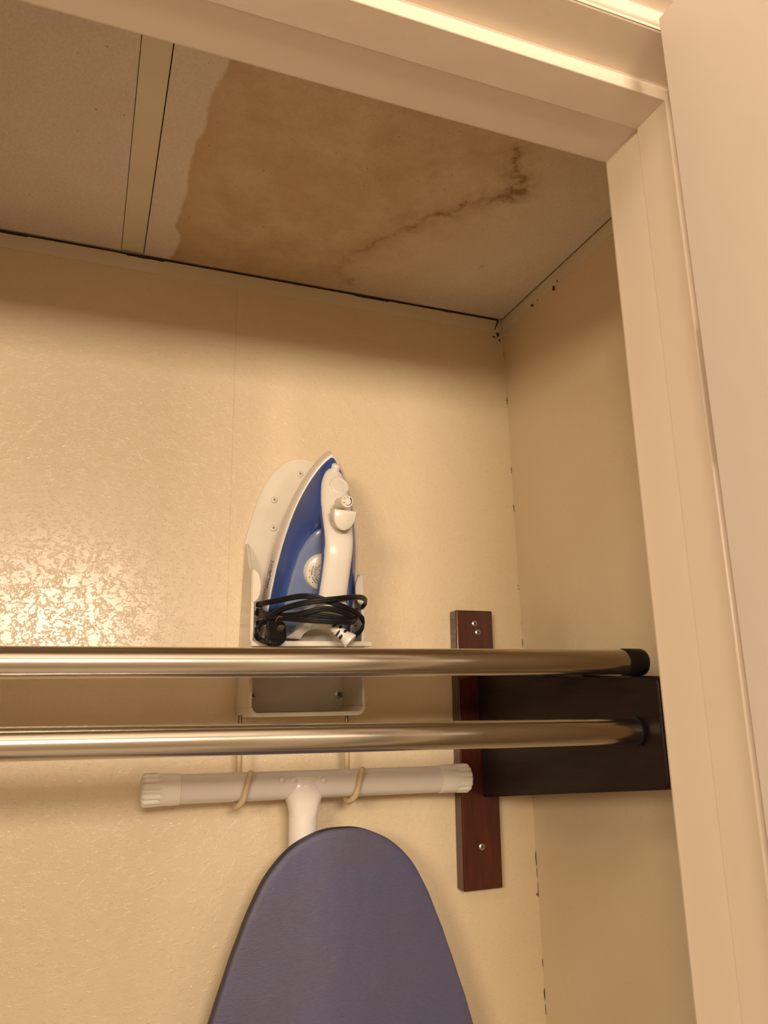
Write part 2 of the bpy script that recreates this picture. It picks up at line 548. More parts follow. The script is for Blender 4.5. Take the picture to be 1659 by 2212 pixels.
for px, py, w, h, sd in ((1151, 659, 0.006, 0.003, 3), (1163, 648, 0.004, 0.0015, 4), (1197, 622, 0.003, 0.006, 5), (1205, 608, 0.002, 0.004, 6)):
    blot(at(px, py, 0, XR), w * 0.7, h * 0.7, sd, 'x')
gap = struct(b.build('trim_8', M['grime'], smooth=False))

# ceiling panels
def panel(name, x0, x1, y0, y1, mat, stain=None, step=None):
    b = MB()
    if stain is None:
        b.box(x0, x1, y0, y1, ZC, ZC + 0.014)
        return b.build(name, mat, bevel=0.0008)
    nx, ny = int((x1 - x0) / step), int((y1 - y0) / step)
    vs = [(x0 + (x1 - x0) * i / nx, y0 + (y1 - y0) * j / ny, ZC) for j in range(ny + 1) for i in range(nx + 1)]
    fs = [(j * (nx + 1) + i, (j + 1) * (nx + 1) + i, (j + 1) * (nx + 1) + i + 1, j * (nx + 1) + i + 1) for j in range(ny) for i in range(nx)]
    b.add(vs, fs)
    k = len(b.v)
    b.add([(x0, y0, ZC), (x1, y0, ZC), (x1, y1, ZC), (x0, y1, ZC), (x0, y0, ZC + .014), (x1, y0, ZC + .014), (x1, y1, ZC + .014), (x0, y1, ZC + .014)],
          [(0, 1, 5, 4), (1, 2, 6, 5), (2, 3, 7, 6), (3, 0, 4, 7), (4, 5, 6, 7)])
    o = b.build(name, mat, smooth=False)
    at_ = o.data.color_attributes.new('stain', 'FLOAT_COLOR', 'POINT')
    for i, v in enumerate(o.data.vertices):
        at_.data[i].color = (*stain(v.co.x, v.co.y), 1)
    return o


EDGE = [(-0.5, 0.093), (-0.337, 0.0843), (-0.30, 0.0769), (-0.255, 0.0749), (-0.226, 0.0698), (-0.158, 0.0708), (-0.095, 0.0687),
        (-0.076, 0.0672), (-0.062, 0.0735), (-0.04, 0.0745), (-0.010, 0.0695), (0, 0.068)]
STREAK = [(0.300, -0.0330), (0.2844, -0.0444), (0.2756, -0.0815), (0.3005, -0.1173), (0.3224, -0.1558), (0.3432, -0.1922), (0.3653, -0.2094), (0.38, -0.2283),
          (0.3993, -0.2485), (0.4252, -0.2664), (0.4153, -0.2881), (0.3914, -0.3188)]
WEIGHT = [0.15, 0.22, 0.28, 0.34, 0.34, 0.5, 0.7, 0.42, 0.55, 0.75, 0.5, 0.6]
BLOBS = [(0.3653, -0.2094, 0.010, 1.0), (0.372, -0.2300, 0.006, 0.9), (0.427, -0.270, 0.013, 1.0), (0.416, -0.290, 0.013, 0.6), (0.389, -0.324, 0.010, 0.8), (0.455, -0.12, 0.008, 0.3), (0.318, -0.145, 0.010, 0.5), (0.420, -0.262, 0.020, 0.75), (0.405, -0.300, 0.020, 0.5), (0.36, -0.205, 0.014, 0.6), (0.300, -0.030, 0.016, 0.35), (0.285, -0.075, 0.014, 0.3), (0.335, -0.165, 0.014, 0.4)]


def stain(x, y):
    n1 = noise.fractal(Vector((x * 38, y * 38, 0)), 0.7, 2.1, 3) * 0.0019
    n2 = noise.noise(Vector((y * 26, 3.3, 0))) * 0.0022
    dx = x - (lerp_table(EDGE, y) + n1 + n2)
    s = lambda a, b_, v: max(0.0, min(1.0, (v - a) / (b_ - a)))
    edge = s(-0.0006, 0.0022, dx)
    soft = s(0.0, 0.02, dx)
    far = 1 - 0.90 * s(0.30, 0.50, x + 0.35 * (y + 0.2))     # stain fades out towards the right wall
    wash = edge * (0.75 + 0.25 * soft) * far
    rim = edge * (1 - s(0.004, 0.028, dx)) * (0.35 + 0.65 * s(-0.36, -0.15, y) * (0.5 + 0.5 * noise.noise(Vector((x * 30, y * 18, 7)))))
    best = 0.0
    q = Vector((x + noise.fractal(Vector((x * 40, y * 40, 2)), 0.7, 2.2, 4) * 0.011, y + noise.fractal(Vector((x * 40, y * 40, 9)), 0.7, 2.2, 4) * 0.011))
    for (a, b_), wa, wb in zip(zip(STREAK, STREAK[1:]), WEIGHT, WEIGHT[1:]):
        a, b_ = Vector(a), Vector(b_)
        tt = max(0, min(1, (q - a).dot(b_ - a) / (b_ - a).length_squared))
        dd = (q - a - (b_ - a) * tt).length
        best = max(best, (wa + (wb - wa) * tt) * max(max(0, 1 - dd / 0.0085), 0.5 * max(0, 1 - dd / 0.026)))
    for bx, by, rr, wt in BLOBS:
        best = max(best, wt * max(0, 1 - ((q.x - bx) ** 2 + (q.y - by) ** 2) ** 0.5 / rr))
    return (wash, rim, min(1, best * 2.1))


o = panel('ceiling_panel', XL + 0.002, 0.0094, YF + 0.004, -0.0035, M['tile'])
tag(o, 'plain unstained ceiling panel at the upper left of the closet, left of the narrow strip', 'ceiling panel')
o = panel('ceiling_panel', 0.0372, XR - 0.003, YF + 0.004, -0.0035, M['tile_stained'], stain, 0.0022)
tag(o, 'ceiling panel with a large brown water stain, right of the narrow strip', 'ceiling panel')

# ------------------------------------------------------------------ screws
def screw(parent, c, rad=0.0042, ax=(0, -1, 0), rot=0.4):
    c = Vector(c)
    ax = Vector(ax).normalized()
    b = MB().lathe([(-0.004, rad * 0.5), (0, rad), (0.0006, rad), (0.0013, rad * 0.72), (0.0016, rad * 0.3), (0.00165, 0)], c, ax, 24)
    o = b.build('screw', M['zinc'], parent)
    s = ax.cross(Vector((0, 0, 1))).normalized()
    u = s.cross(ax)
    b = MB()
    for k in range(2):
        a = rot + k * pi / 2
        e = s * math.cos(a) + u * math.sin(a)
        g_ = ax.cross(e)
        l, w = rad * 0.62, rad * 0.13
        p0 = c + ax * 0.0012
        pts = [p0 + e * i * l + g_ * j * w for i, j in ((-1, -1), (1, -1), (1, 1), (-1, 1))]
        b.loft([pts, [p + ax * 0.0006 for p in pts]])
    b.build('cross_recess', M['ink'], o, smooth=False)
    return o


# ------------------------------------------------------------------ closet rods
YR = -0.325
RR = 0.0113


def rod(label, zl, zr, x_end, x_tube, YR=YR):
    slope = (zr - zl) / 0.52
    zz = lambda x: zl + slope * (x + 0.05)
    e = empty('closet_rod', (x_end, YR, zz(x_end)), label, 'closet rod', 'metal rods across the closet')
    x0 = XL + 0.001
    n = 40
    path = [(x0 + (x_tube - x0) * i / n, YR, zz(x0 + (x_tube - x0) * i / n)) for i in range(n + 1)]
    MB().sweep(path, circ(RR, 48)).build('tube', M['nickel'], e)
    return e, zz


e, zz = rod('upper brushed metal rod in front, with a black end cap resting atop the bracket', 0.0366, 0.0388, 0.4835, 0.4815)
def rod_cap(e, zz, YR=YR):
    MB().lathe([(0, RR + 0.0004), (0.001, RR + 0.0011), (0.019, RR + 0.0011), (0.0215, RR + 0.0004), (0.0235, RR - 0.003), (0.0238, 0.0)],
           (0.4625, YR, zz(0.4625)), (1, 0, 0), 40).build('end_cap', M['black'], e)


rod_cap(e, zz)
for y, dz, lb in ((-0.25, 0.0041, 'second metal shelf rod, mostly hidden behind the upper rod, its black cap peeking over it'),
                  (-0.175, 0.0082, 'third metal shelf rod back from the front, hidden behind the upper rod'),
                  (-0.103, 0.0121, 'rearmost metal shelf rod, closest to the iron holder, hidden behind the upper rod')):
    e, zz = rod(lb, 0.0366 + dz, 0.0388 + dz, 0.4835, 0.4815, y)
    rod_cap(e, zz, y)
e, zz = rod('lower brushed metal closet rod plugged into the side of the dark bracket', -0.0171, -0.0223, 0.4718, 0.4715)
MB().lathe([(0, RR + 0.0002), (0.0005, RR + 0.0012), (0.0035, RR + 0.0014), (0.004, RR + 0.0002)], (0.4685, YR, zz(0.47)), (1, 0, 0), 40).build('socket_ring', M['black'], e)

# ------------------------------------------------------------------ wooden bracket
e = empty('rod_bracket', (0.472, 0, -0.21), 'dark mahogany wooden rod bracket screwed to the back wall near the right corner', 'bracket')
YB = -0.020
b = MB()
A = [(0.4468, 0.1240), (0.4995, 0.1240), (0.4945, -0.2100), (0.4423, -0.2100)]
b.prism(A, 1, -0.0005, YB)
b.build('mounting_board', M['wood'], e, bevel=0.0016)
b = MB()
PT = [(YB - 0.0003, 0.0435), (YB - 0.0003, -0.1055), (-0.352, -0.0704), (-0.357, -0.066), (-0.357, 0.0215), (-0.353, 0.0250)]
b.loft([[(0.4728, y, z) for y, z in PT], [(0.4920, y, z) for y, z in PT]])
b.build('arm', M['wood_dark'], e, bevel=0.002)
screw(e, at(1025, 1347, 1, YB - 0.0002), 0.0038, rot=0.75)
screw(e, at(1032, 1366, 1, YB - 0.0002), 0.0038, rot=0.05)
screw(e, at(1041, 1829, 1, YB - 0.0002), 0.0038, rot=0.6)

# ------------------------------------------------------------------ iron holder
HX0, HX1, HD = 0.1685, 0.3000, -0.080
hc = (HX0 + HX1) / 2
e = empty('iron_holder', (hc, 0, 0), 'white plastic wall holder cradling the blue iron above the rods', 'iron holder')
shear = lambda p: (p.x + 0.048 * max(0, p.z - 0.06) * max(0.0, 1 + p.y / 0.08), p.y, p.z)
half = [(.1672, .195), (.1694, .210), (.1725, .2246), (.1768, .243), (.1819, .2607), (.1890, .2775), (.1970, .2911), (.2055, .3005), (.2145, .3081), (.2220, .3118), (.2297, .3133)]
half = [(p.x, p.y) for p in smoothpath([(x, z, 0) for x, z in half + [(hc, 0.3136)]], 5)][:-1]
arch = [(HX0, 0.0), (HX0, 0.19)] + half + [(2 * hc - x, z) for x, z in reversed(half)] + [(HX1, 0.19), (HX1, 0.0)]
b = MB()
b.prism([(x, z) for x, z in arch], 1, -0.0004, -0.0045)
b.map(shear)
b.build('back_plate', M['holder'], e, bevel=0.001)
side = [(-0.001, 0.198), (-0.014, 0.1965), (-0.030, 0.186), (-0.048, 0.168), (-0.062, 0.158), (-0.076, 0.153), (HD, 0.147), (HD, 0.0053), (-0.001, 0.0053)]
for x0, x1, s in ((HX0, HX0 + 0.0038, 1), (HX1 - 0.0038, HX1, -1)):
    b = MB()
    b.loft([[(x0, y, z) for y, z in side], [(x1, y, z) for y, z in side]])
    xi = x1 if s > 0 else x0
    tab = [(xi - s * 0.003 + s * 0.0102 * math.sin(pi * k / 14) ** 0.8, 0.1355 + 0.0185 * math.cos(pi * k / 14)) for k in range(15)]
    b.loft([[(x, HD - 0.001, z) for x, z in tab], [(x, HD + 0.0025, z) for x, z in tab]])
    b.map(shear)
    b.build('side_cheek', M['holder'], e, bevel=0.0011)
b = MB()
b.box(HX0 + 0.001, HX1 - 0.001, HD, -0.002, 0.0690, 0.0745)
lip = [(HX0 + 0.0002, 0.0692), (HX0 + 0.0002, 0.0752), (0.3050, 0.0762), (0.3062, 0.0752), (0.3062, 0.0716), (0.3050, 0.0706)]
b.prism(lip, 1, HD - 0.0065, HD + 0.004)
b.map(shear)
b.build('tray', M['holder'], e, bevel=0.001)
b = MB()     # open box below the tray
rc = 0.010
bp = []
for k in range(7):
    a = pi + pi / 2 * k / 6
    bp.append((HX0 + rc + rc * math.cos(a), -0.0045 + rc + rc * math.sin(a)))
for k in range(7):
    a = 1.5 * pi + pi / 2 * k / 6
    bp.append((HX1 - rc + rc * math.cos(a), -0.0045 + rc + rc * math.sin(a)))
inner = []
ri = rc - 0.0045
for k in range(7):
    a = 2 * pi - pi / 2 * k / 6
    inner.append((HX1 - rc + ri * math.cos(a), -0.0045 + rc + ri * math.sin(a)))
for k in range(7):
    a = 1.5 * pi - pi / 2 * k / 6
    inner.append((HX0 + rc + ri * math.cos(a), -0.0045 + rc + ri * math.sin(a)))
b.prism(bp + inner, 1, -0.001, HD)
b.build('bottom_rim', M['holder'], e, bevel=0.0004)
for px, py in ((648, 1024), (592, 1080), (590, 1141)):
    c = at(px, py, 1, -0.0045)
    o = MB().lathe([(-0.001, 0.0046), (0.0005, 0.0044), (0.0016, 0.0034), (0.0018, 0.0016), (0.0008, 0.0012), (0.0007, 0)], c, (0, -1, 0), 24).build('screw_boss', M['holder'], e)
    MB().lathe([(0, 0.0013), (0.0010, 0.0011), (0.0012, 0)], c + Vector((0, -0.0006, 0)), (0, -1, 0), 12).build('screw', M['wire'], o)
for px, py, rt in ((545, 1503, 0.5), (731, 1500, 0.9)):
    screw(e, at(px, py, 1, -0.0052), 0.0046, rot=rt)

# T bar axis of the ironing board, needed by the hooks
YT = -0.066
barL, barR = at(303, 1708, 1, YT), at(1012, 1680, 1, YT)
bar = lambda x: barL + (barR - barL) * ((x - barL.x) / (barR.x - barL.x))
RB = 0.0146
for px in (517, 748):
    x = at(px, 1600, 1, -0.046).x
    c = bar(x)
    R = RB + 0.0036
    down = [(x, YT + R, -0.002), (x, YT + R, -0.018), (x, YT + R, -0.030)]
    hk = MB().tube(down, 0.0021, 16).build('hook', M['wire'], e)
    hk['label'] = 'bare steel hook wire ending in a tan vinyl sleeve'
    pts = [(x, YT + R, -0.024), (x, YT + R, -0.045), (x, YT + R, c.z - 0.004)]
    for k in range(1, 9):
        a = pi * k / 9
        pts.append((x - 0.0055 * math.sin(a) ** 2, YT + R * math.cos(a), c.z - 0.004 - R * 0.85 * math.sin(a)))
    pts += [(x + 0.001, YT - R, c.z - 0.002), (x + 0.004, YT - R - 0.001, c.z + 0.010), (x + 0.0055, YT - R - 0.002, c.z + 0.017)]
    sp = smoothpath(pts, 4)
    sc = [1.0] * len(sp)
    sc[-1], sc[-2] = 0.55, 0.9
    MB().tube(sp, 0.0032, 16, scale=sc).build('vinyl_sleeve', M['vinyl'], hk)

# ------------------------------------------------------------------ ironing board
e = empty('ironing_board', (0.268, -0.085, FL + 0.10), 'slate blue ironing board hanging nose up by its white T foot', 'ironing board')
half = [(-.1185, 0), (-.1194, .016), (-.1245, .0340), (-.1345, .0540), (-.1510, .0725), (-.1740, .0885), (-.209, .1045), (-.260, .1230), (-.321, .1430), (-.40, .158), (-.52, .170), (-.70, .178), (-1.40, .178), (-1.43, .168), (-1.44, .15)]
cx = 0.2680
half = [(p.x, max(0.0, p.y)) for p in smoothpath([(z, hw, 0) for z, hw in half[:12]], 6)] + half[12:]
wob = lambda z: 0.0002 * math.sin(z * 190) + 0.0003 * math.sin(z * 47 + 1)
outline = [(cx + hw + wob(z), z) for z, hw in half] + [(cx - hw + wob(z + 3), z) for z, hw in reversed(half[1:])]
inset = lambda k: [(cx + (x - cx) * (1 - k / max(0.05, abs(x - cx) + 0.02)) , z - k * (1 if z > -0.19 else 0) + (k if z < -1.4 else 0)) for x, z in outline]
yb0, yb1 = -0.0785, -0.0955
b = MB()
rings = [[(x, yb0, z) for x, z in inset(0.004)], [(x, yb0 - 0.002, z) for x, z in outline], [(x, yb1 + 0.0022, z) for x, z in outline]]
b.loft(rings, caps=True)
pad = b.build('board_edge', M['cloth_edge'], e, angle=60)
pad['label'] = 'dark wrapped edge of the board'
b = MB()
rings = [[(x, yb1 + 0.0024, z) for x, z in outline], [(x, yb1 + 0.0014, z) for x, z in inset(0.0006)], [(x, yb1 + 0.0005, z) for x, z in inset(0.0024)], [(x, yb1, z) for x, z in inset(0.006)]]
b.loft(rings, caps=True)
b.build('cover', M['cloth'], e, angle=60)
b = MB()
n = 24
b.sweep([barL + (barR - barL) * (0.055 + 0.89 * i / n) for i in range(n + 1)], circ(RB, 32))
b.build('foot_bar', M['enamel'], e)
for p, s in ((barL, 1), (barR, -1)):
    ax = (barR - barL).normalized() * s
    seg = 56
    u = Vector((0, 0, 1)); w = ax.cross(u).normalized(); u = w.cross(ax)
    prof = [(0.000, 0.011, 0), (0.0015, 0.0150, .4), (0.004, 0.0166, 1), (0.015, 0.0163, 1), (0.0185, 0.0158, 0.2), (0.020, 0.0157, 0), (0.038, 0.0155, 0), (0.0385, RB, 0)]
    rings = []
    for h, rr, rib in prof:
        rings.append([p + ax * h + (u * math.cos(2 * pi * k / seg) + w * math.sin(2 * pi * k / seg)) * (rr - 0.0034 * rib * (1 if k % 4 in (0,) else (0.4 if k % 4 in (1, 3) else 0))) for k in range(seg)])
    MB().loft(rings).build('foot_cap', M['cap'], e, angle=60)
xp = 0.2328
post_top = bar(xp)
b = MB()
b.sweep([(xp + 0.002 * i / 20, YT + 0.001, post_top.z - 1.1 * i / 20) for i in range(21)], circ(0.0152, 32), up=(1, 0, 0))
b.build('leg_post', M['enamel'], e)
# flattened saddle where the post is welded onto the bar
b = MB()
rings = []
for i in range(15):
    tt = i / 14
    z = post_top.z + 0.0085 - 0.040 * tt
    hw = lerp_table([(0, .0215), (0.3, .0222), (0.5, .0205), (0.72, .0168), (0.88, .0154), (1, .0149)], tt)
    fr = lerp_table([(0, 0.0136), (0.2, 0.0156), (0.5, 0.0162), (0.75, 0.0152), (1, .0136)], tt)
    rings.append([(xp + hw * math.copysign(abs(math.cos(a)) ** 0.75, math.cos(a)), YT - fr * math.copysign(abs(math.sin(a)) ** 0.8, math.sin(a)), z) for a in [2 * pi * k / 28 for k in range(28)]])
b.loft(rings)
b.build('weld_saddle', M['enamel'], e)
for px in (610, 636, 700):
    c = at(px, 1686, 1, YT - 0.0155)
    MB().lathe([(-0.003, 0.0036), (0.0, 0.0032), (0.0006, 0.0018), (0.0008, 0)], c, (0, -1, 0), 14).build('weld_bead', M['enamel'], e)

# ------------------------------------------------------------------ clothes iron
IO = Vector((0.2431, -0.0144, 0.0785))
IU = Vector((0.9986, -0.0022, -0.0526)).normalized()
IW = Vector((0.0494, -0.3045, 0.9512)).normalized()
IN = Vector((-0.0181, -0.9525, -0.3040)).normalized()
wb = lambda n: max(0.0, 0.3196 * n - 0.0022)      # the heel is cut so the leaning iron stands flat on the tray
ip = lambda u, w, n: IO + IU * u + IW * max(w, wb(n)) + IN * n
LI, HI = 0.2319, 0.0555
hh = lambda w: HI * max(0.0, 1 - max(0, min(1, w / LI)) ** 2.765) ** 0.775


def iron_at(px, py, n):
    """iron coordinates (u, w) of the pixel on the iron's plane n"""
    q = Vector(CM.T @ np.array([(px - 829.5) / FPX, (py - 1106) / FPX, 1.0]))
    base = IO + IN * n
    c = Vector(CP)
    tt = (base - c).dot(IN) / q.dot(IN)
    h = c + q * tt - base
    return h.dot(IU), h.dot(IW)


iron = empty('clothes_iron', IO, 'blue and white steam iron with black cord wrapped around it, standing in the wall holder', 'iron')


def teardrop(ins, n, lift=0.0):
    """outline ring of the sole at height n, inset by ins"""
    L2, H2 = LI - ins * 1.3, HI - ins
    ws = [L2 * (1 - (1 - k / 26) ** 1.7) for k in range(27)]
    f = lambda w: H2 * max(0.0, 1 - (w / L2) ** 2.765) ** 0.775
    rt = [(f(w), w) for w in ws]
    lt = [(-f(w), w) for w in reversed(ws[:-1])]
    hb = [(-H2 + 2 * H2 * k / 6, -0.0) for k in range(1, 6)]
    return [ip(u, max(w, lift), n) for u, w in rt + lt + hb]


MB().loft([teardrop(0.003, 0.0), teardrop(0.001, 0.0012), teardrop(0.001, 0.0045)]).build('soleplate', M['metal'], iron, angle=50)
SK = [(0.0, 0.0050), (0.0, 0.008), (0.0012, 0.016), (0.0026, 0.0235), (0.0036, 0.0243), (0.006, 0.0243)]
MB().loft([teardrop(a, n) for a, n in SK]).build('skirt', M['skirt'], iron, angle=45)

NT_TOP = lambda w: 0.107 - (0.863 * (w - 0.130) if w > 0.137 else (0.006 * max(0, (w - 0.124) / 0.013) if w > 0.124 else 0))
# blue body: sections across the iron
BODY = [  # w, base half width factor, top half width, top height
    (0.0005, 0.9, 0.040, 0.040), (0.004, 1, 0.0425, 0.0440), (0.03, 1, 0.0415, 0.0450), (0.06, 1, 0.0395, 0.0450), (0.09, 1, 0.0360, 0.0450), (0.115, 1, 0.0310, 0.0455), (0.13, 1, 0.0265, 0.0475),
    (0.142, 1, 0.0220, 0.0540), (0.152, 1, 0.0175, 0.0640), (0.160, 1, 0.0163, 0.0710), (0.168, 1, 0.0164, 0.0690), (0.178, 1, 0.0160, 0.0615), (0.188, 1, 0.0150, 0.0530), (0.198, 1, 0.0128, 0.0445),
    (0.206, 1, 0.0100, 0.0380), (0.213, 1, 0.0062, 0.0320), (0.219, 1, 0.0030, 0.0275), (0.2235, 1, 0.0012, 0.0250)]
L2 = LI - 0.0062
rings = []
for w, bf, tw, tn in BODY:
    bw = max(0.0008, (HI - 0.0038) * max(0, 1 - (w / L2) ** 2.765) ** 0.775) * bf
    tw = min(tw, bw * 0.86)
    k1, k2 = 0.35, 0.75
    hs = [(bw, 0.022), (bw * (1 - k1 * .16) - (bw - tw) * 0.12, 0.022 + (tn - 0.022) * 0.35), (tw + (bw - tw) * 0.32, 0.022 + (tn - 0.022) * 0.78), (tw + (bw - tw) * 0.08, tn - (tn - 0.022) * 0.06), (tw * 0.92, tn), (tw * 0.5, tn + 0.0006)]
    ring = [ip(u, w, n) for u, n in hs] + [ip(-u, w, n) for u, n in reversed(hs)]
    rings.append(ring)
MB().loft(rings).build('body', M['blue'], iron, angle=55)
# pale translucent water tank lid lying on the body under the handle
tank = [(0.010, 0.0405), (0.03, 0.0395), (0.06, 0.0372), (0.09, 0.0335), (0.112, 0.0290), (0.126, 0.0235), (0.137, 0.0170), (0.143, 0.0100)]
tz = lambda w: 0.0466 + (max(0, w - 0.118) ** 1.5) * 2.2
tr = [(u, w) for w, u in tank]
ringf = lambda k, dn: [ip(u * k, 0.06 + (w - 0.06) * k, tz(w) + dn) for u, w in tr + [(-u, w) for u, w in reversed(tr)]]
MB().loft([ringf(1.0, -0.003), ringf(1.0, 0.0), ringf(0.97, 0.0012), ringf(0.90, 0.0016)]).build('water_tank', M['tank'], iron, angle=50)

# temperature dial
du, dw = 0.000, 0.094
dial = MB().lathe([(0, 0.0228), (0.0012, 0.0228), (0.0018, 0.0222), (0.006, 0.0212), (0.0078, 0.0205), (0.0088, 0.0190), (0.0090, 0.0)], ip(du, dw, 0.0478), IN, 56).build('temperature_dial', M['iron_white'], iron)
MB().lathe([(-0.001, 0.0240), (0.0006, 0.0242), (0.0012, 0.0234), (0.0012, 0.0)], ip(du, dw, 0.0476), IN, 56).build('dial_collar', M['blue'], iron)


def ring_arc(b, c, r0, r1, a0, a1, n0, taper=False, k=24):
    ra, rb = [], []
    for i in range(k + 1):
        a = a0 + (a1 - a0) * i / k
        ri = r0 + ((r1 - r0) * 0.75 * (i / k) if taper else 0)
        for rr, lst in ((ri, ra), (r1, rb)):
            lst.append((c[0] + rr * math.cos(a), c[1] + rr * math.sin(a)))
    vs = [ip(u, w, n0) for u, w in ra] + [ip(u, w, n0) for u, w in rb]
    m = k + 1
    b.add(vs, [(i, i + 1, m + i + 1, m + i) for i in range(k)])


def text_mesh(body, size, fn, bold=0.0):
    """letters laid onto a surface: fn maps text x, y (metres) to a world point"""
    cu = bpy.data.curves.new('letters', 'FONT')
    cu.body = body
    cu.size = size
    cu.offset = bold
    cu.resolution_u = 3
    o = bpy.data.objects.new('letters', cu)
    COL.objects.link(o)
    dg = bpy.context.evaluated_depsgraph_get()
    me = bpy.data.meshes.new_from_object(o.evaluated_get(dg))
    tb = bmesh.new()
    tb.from_mesh(me)
    bmesh.ops.triangulate(tb, faces=tb.faces)
    tb.to_mesh(me)
    tb.free()
    vs = [fn(v.co.x, v.co.y) for v in me.vertices]
    fs = [tuple(p.vertices) for p in me.polygons]
    bpy.data.objects.remove(o)
    bpy.data.curves.remove(cu)
    bpy.data.meshes.remove(me)
    return vs, fs


b = MB()
nd = 0.0478 + 0.0092
ring_arc(b, (du, dw), 0.0098, 0.0102, 0, 2 * pi, nd, k=48)
ring_arc(b, (du, dw), 0.0084, 0.0087, 0, 2 * pi, nd, k=48)
for word, ang, rr in (('NYLON', 166, 0.0152), ('SILK', 192, 0.0152), ('WOOL', 213, 0.0152), ('COTTON', 240, 0.0152), ('ACRYLIC', 170, 0.0124), ('RAYON', 208, 0.0124), ('LINEN', 240, 0.0124)):
    a0 = math.radians(ang)
    sz = 0.0022

    def fn(x, y, a0=a0, rr=rr, word=word):
        a = a0 + (x - 0.55 * sz * len(word) / 2) / rr
        q = rr - y
        return ip(du + q * math.cos(a), dw + q * math.sin(a), nd)
    b.add(*text_mesh(word, sz, fn, 0.00004))
for ang, rr in ((178, 0.0172), (202, 0.0174), (225, 0.0172), (205, 0.0065), (160, 0.0065)):
    a = math.radians(ang)
    b.lathe([(0, 0.0006), (0.0001, 0.0)], ip(du + rr * math.cos(a), dw + rr * math.sin(a), nd), IN, 10)
b.build('lettering', M['ink'], dial, smooth=False)

# handle: blue underside and white top shell
HW = [(0.020, 0.0168), (0.056, 0.0160), (0.09, 0.0150), (0.12, 0.0150), (0.14, 0.0158), (0.16, 0.0170), (0.175, 0.0168), (0.188, 0.0158), (0.199, 0.0130), (0.206, 0.0095), (0.210, 0.0055), (0.2115, 0.002)]
hw = lambda w: lerp_table(HW, w)
top = lambda w: NT_TOP(w) if w > 0.05 else 0.107 - 0.004 * ((0.05 - w) / 0.03) ** 2
def shell_ring(w, drop, crown, grow=0.0):
    a, n = hw(w) + grow, top(w)
    prof = [(1.0, -drop), (1.0, -drop * 0.55), (0.96, -drop * 0.25), (0.82, crown * 0.35), (0.55, crown * 0.8), (0.2, crown), (-0.2, crown), (-0.55, crown * 0.8), (-0.82, crown * 0.35), (-0.96, -drop * 0.25), (-1.0, -drop * 0.55), (-1.0, -drop)]
    return [ip(a * x, w + 0.3 * max(0, y) * (1 if w > 0.137 else 0), n + y) for x, y in prof]
ws = [0.062, 0.066, 0.075, 0.09, 0.105, 0.118, 0.128, 0.135, 0.142, 0.15, 0.158, 0.166, 0.174, 0.182, 0.190, 0.197, 0.202, 0.206, 0.2085, 0.210, 0.2112]
rings = []
for w in ws:
    rings.append(shell_ring(w, 0.008 if w < 0.19 else 0.008 * max(0.35, (0.213 - w) / 0.023), 0.0035 * min(1, (0.2125 - w) / 0.02 + 0.25)))
MB().loft(rings).build('handle', M['iron_white'], iron, angle=50)
rings = []
for w in [0.066, 0.07, 0.09, 0.11, 0.13, 0.145, 0.158, 0.168]:
    a = hw(w) + 0.0012
    n1 = top(w) - 0.0055
    n0 = max(0.066, 0.083 + (0.004 * math.sin(min(1, (w - 0.02) / 0.13) * pi)) - (0.02 * ((w - 0.145) / 0.02) if w > 0.145 else 0))
    rings.append([ip(u, w, n) for u, n in ((a, n1), (a * 1.0, n1 - 0.006), (a * 0.86, n0 + 0.002), (a * 0.5, n0), (-a * 0.5, n0), (-a * 0.86, n0 + 0.002), (-a, n1 - 0.006), (-a, n1))])
grip = MB().loft(rings).build('grip', M['blue'], iron, angle=50)
grip['label'] = 'blue underside of the handle'

# heel rest: white arched foot at the lower end of the handle
NFR = lambda w: min(0.1075, 0.0715 + max(0.0, w) * 0.98)
flare = [(p.x, p.y) for p in smoothpath([(0.0385, 0.0, 0), (0.0335, 0.0035, 0), (0.0275, 0.009, 0), (0.0225, 0.016, 0), (0.0188, 0.025, 0), (0.0166, 0.034, 0), (0.0150, 0.0375, 0), (0.010, 0.0385, 0)], 3)]
ar = flare + [(-u, w) for u, w in reversed(flare)]
ai = []
for k in range(21):
    a = pi - pi * k / 20
    ai.append((0.0215 * math.cos(a), 0.0120 * math.sin(a) ** 0.8))
def heel_ring(f, s_, out=ar + ai):
    ring = []
    for u, w in out:
        n = 0.040 + (NFR(w) - 0.040) * f
        ring.append(ip(u * s_, wb(n) + w, n))
    return ring
MB().loft([heel_ring(0, 1.0), heel_ring(0.4, 1.0), heel_ring(0.8, 1.0), heel_ring(0.95, 0.99), heel_ring(1.0, 0.955)]).build('heel_rest', M['iron_white'], iron, angle=50)
MB().loft([heel_ring(0, 1.1, [(0.0210 * math.cos(pi * k / 14), 0.0125 * math.sin(pi * k / 14) ** 0.8) for k in range(15)]), heel_ring(0.30, 1.02, [(0.0210 * math.cos(pi * k / 14), 0.0125 * math.sin(pi * k / 14) ** 0.8) for k in range(15)])]).build('heel_recess', M['skirt'], iron, angle=50)

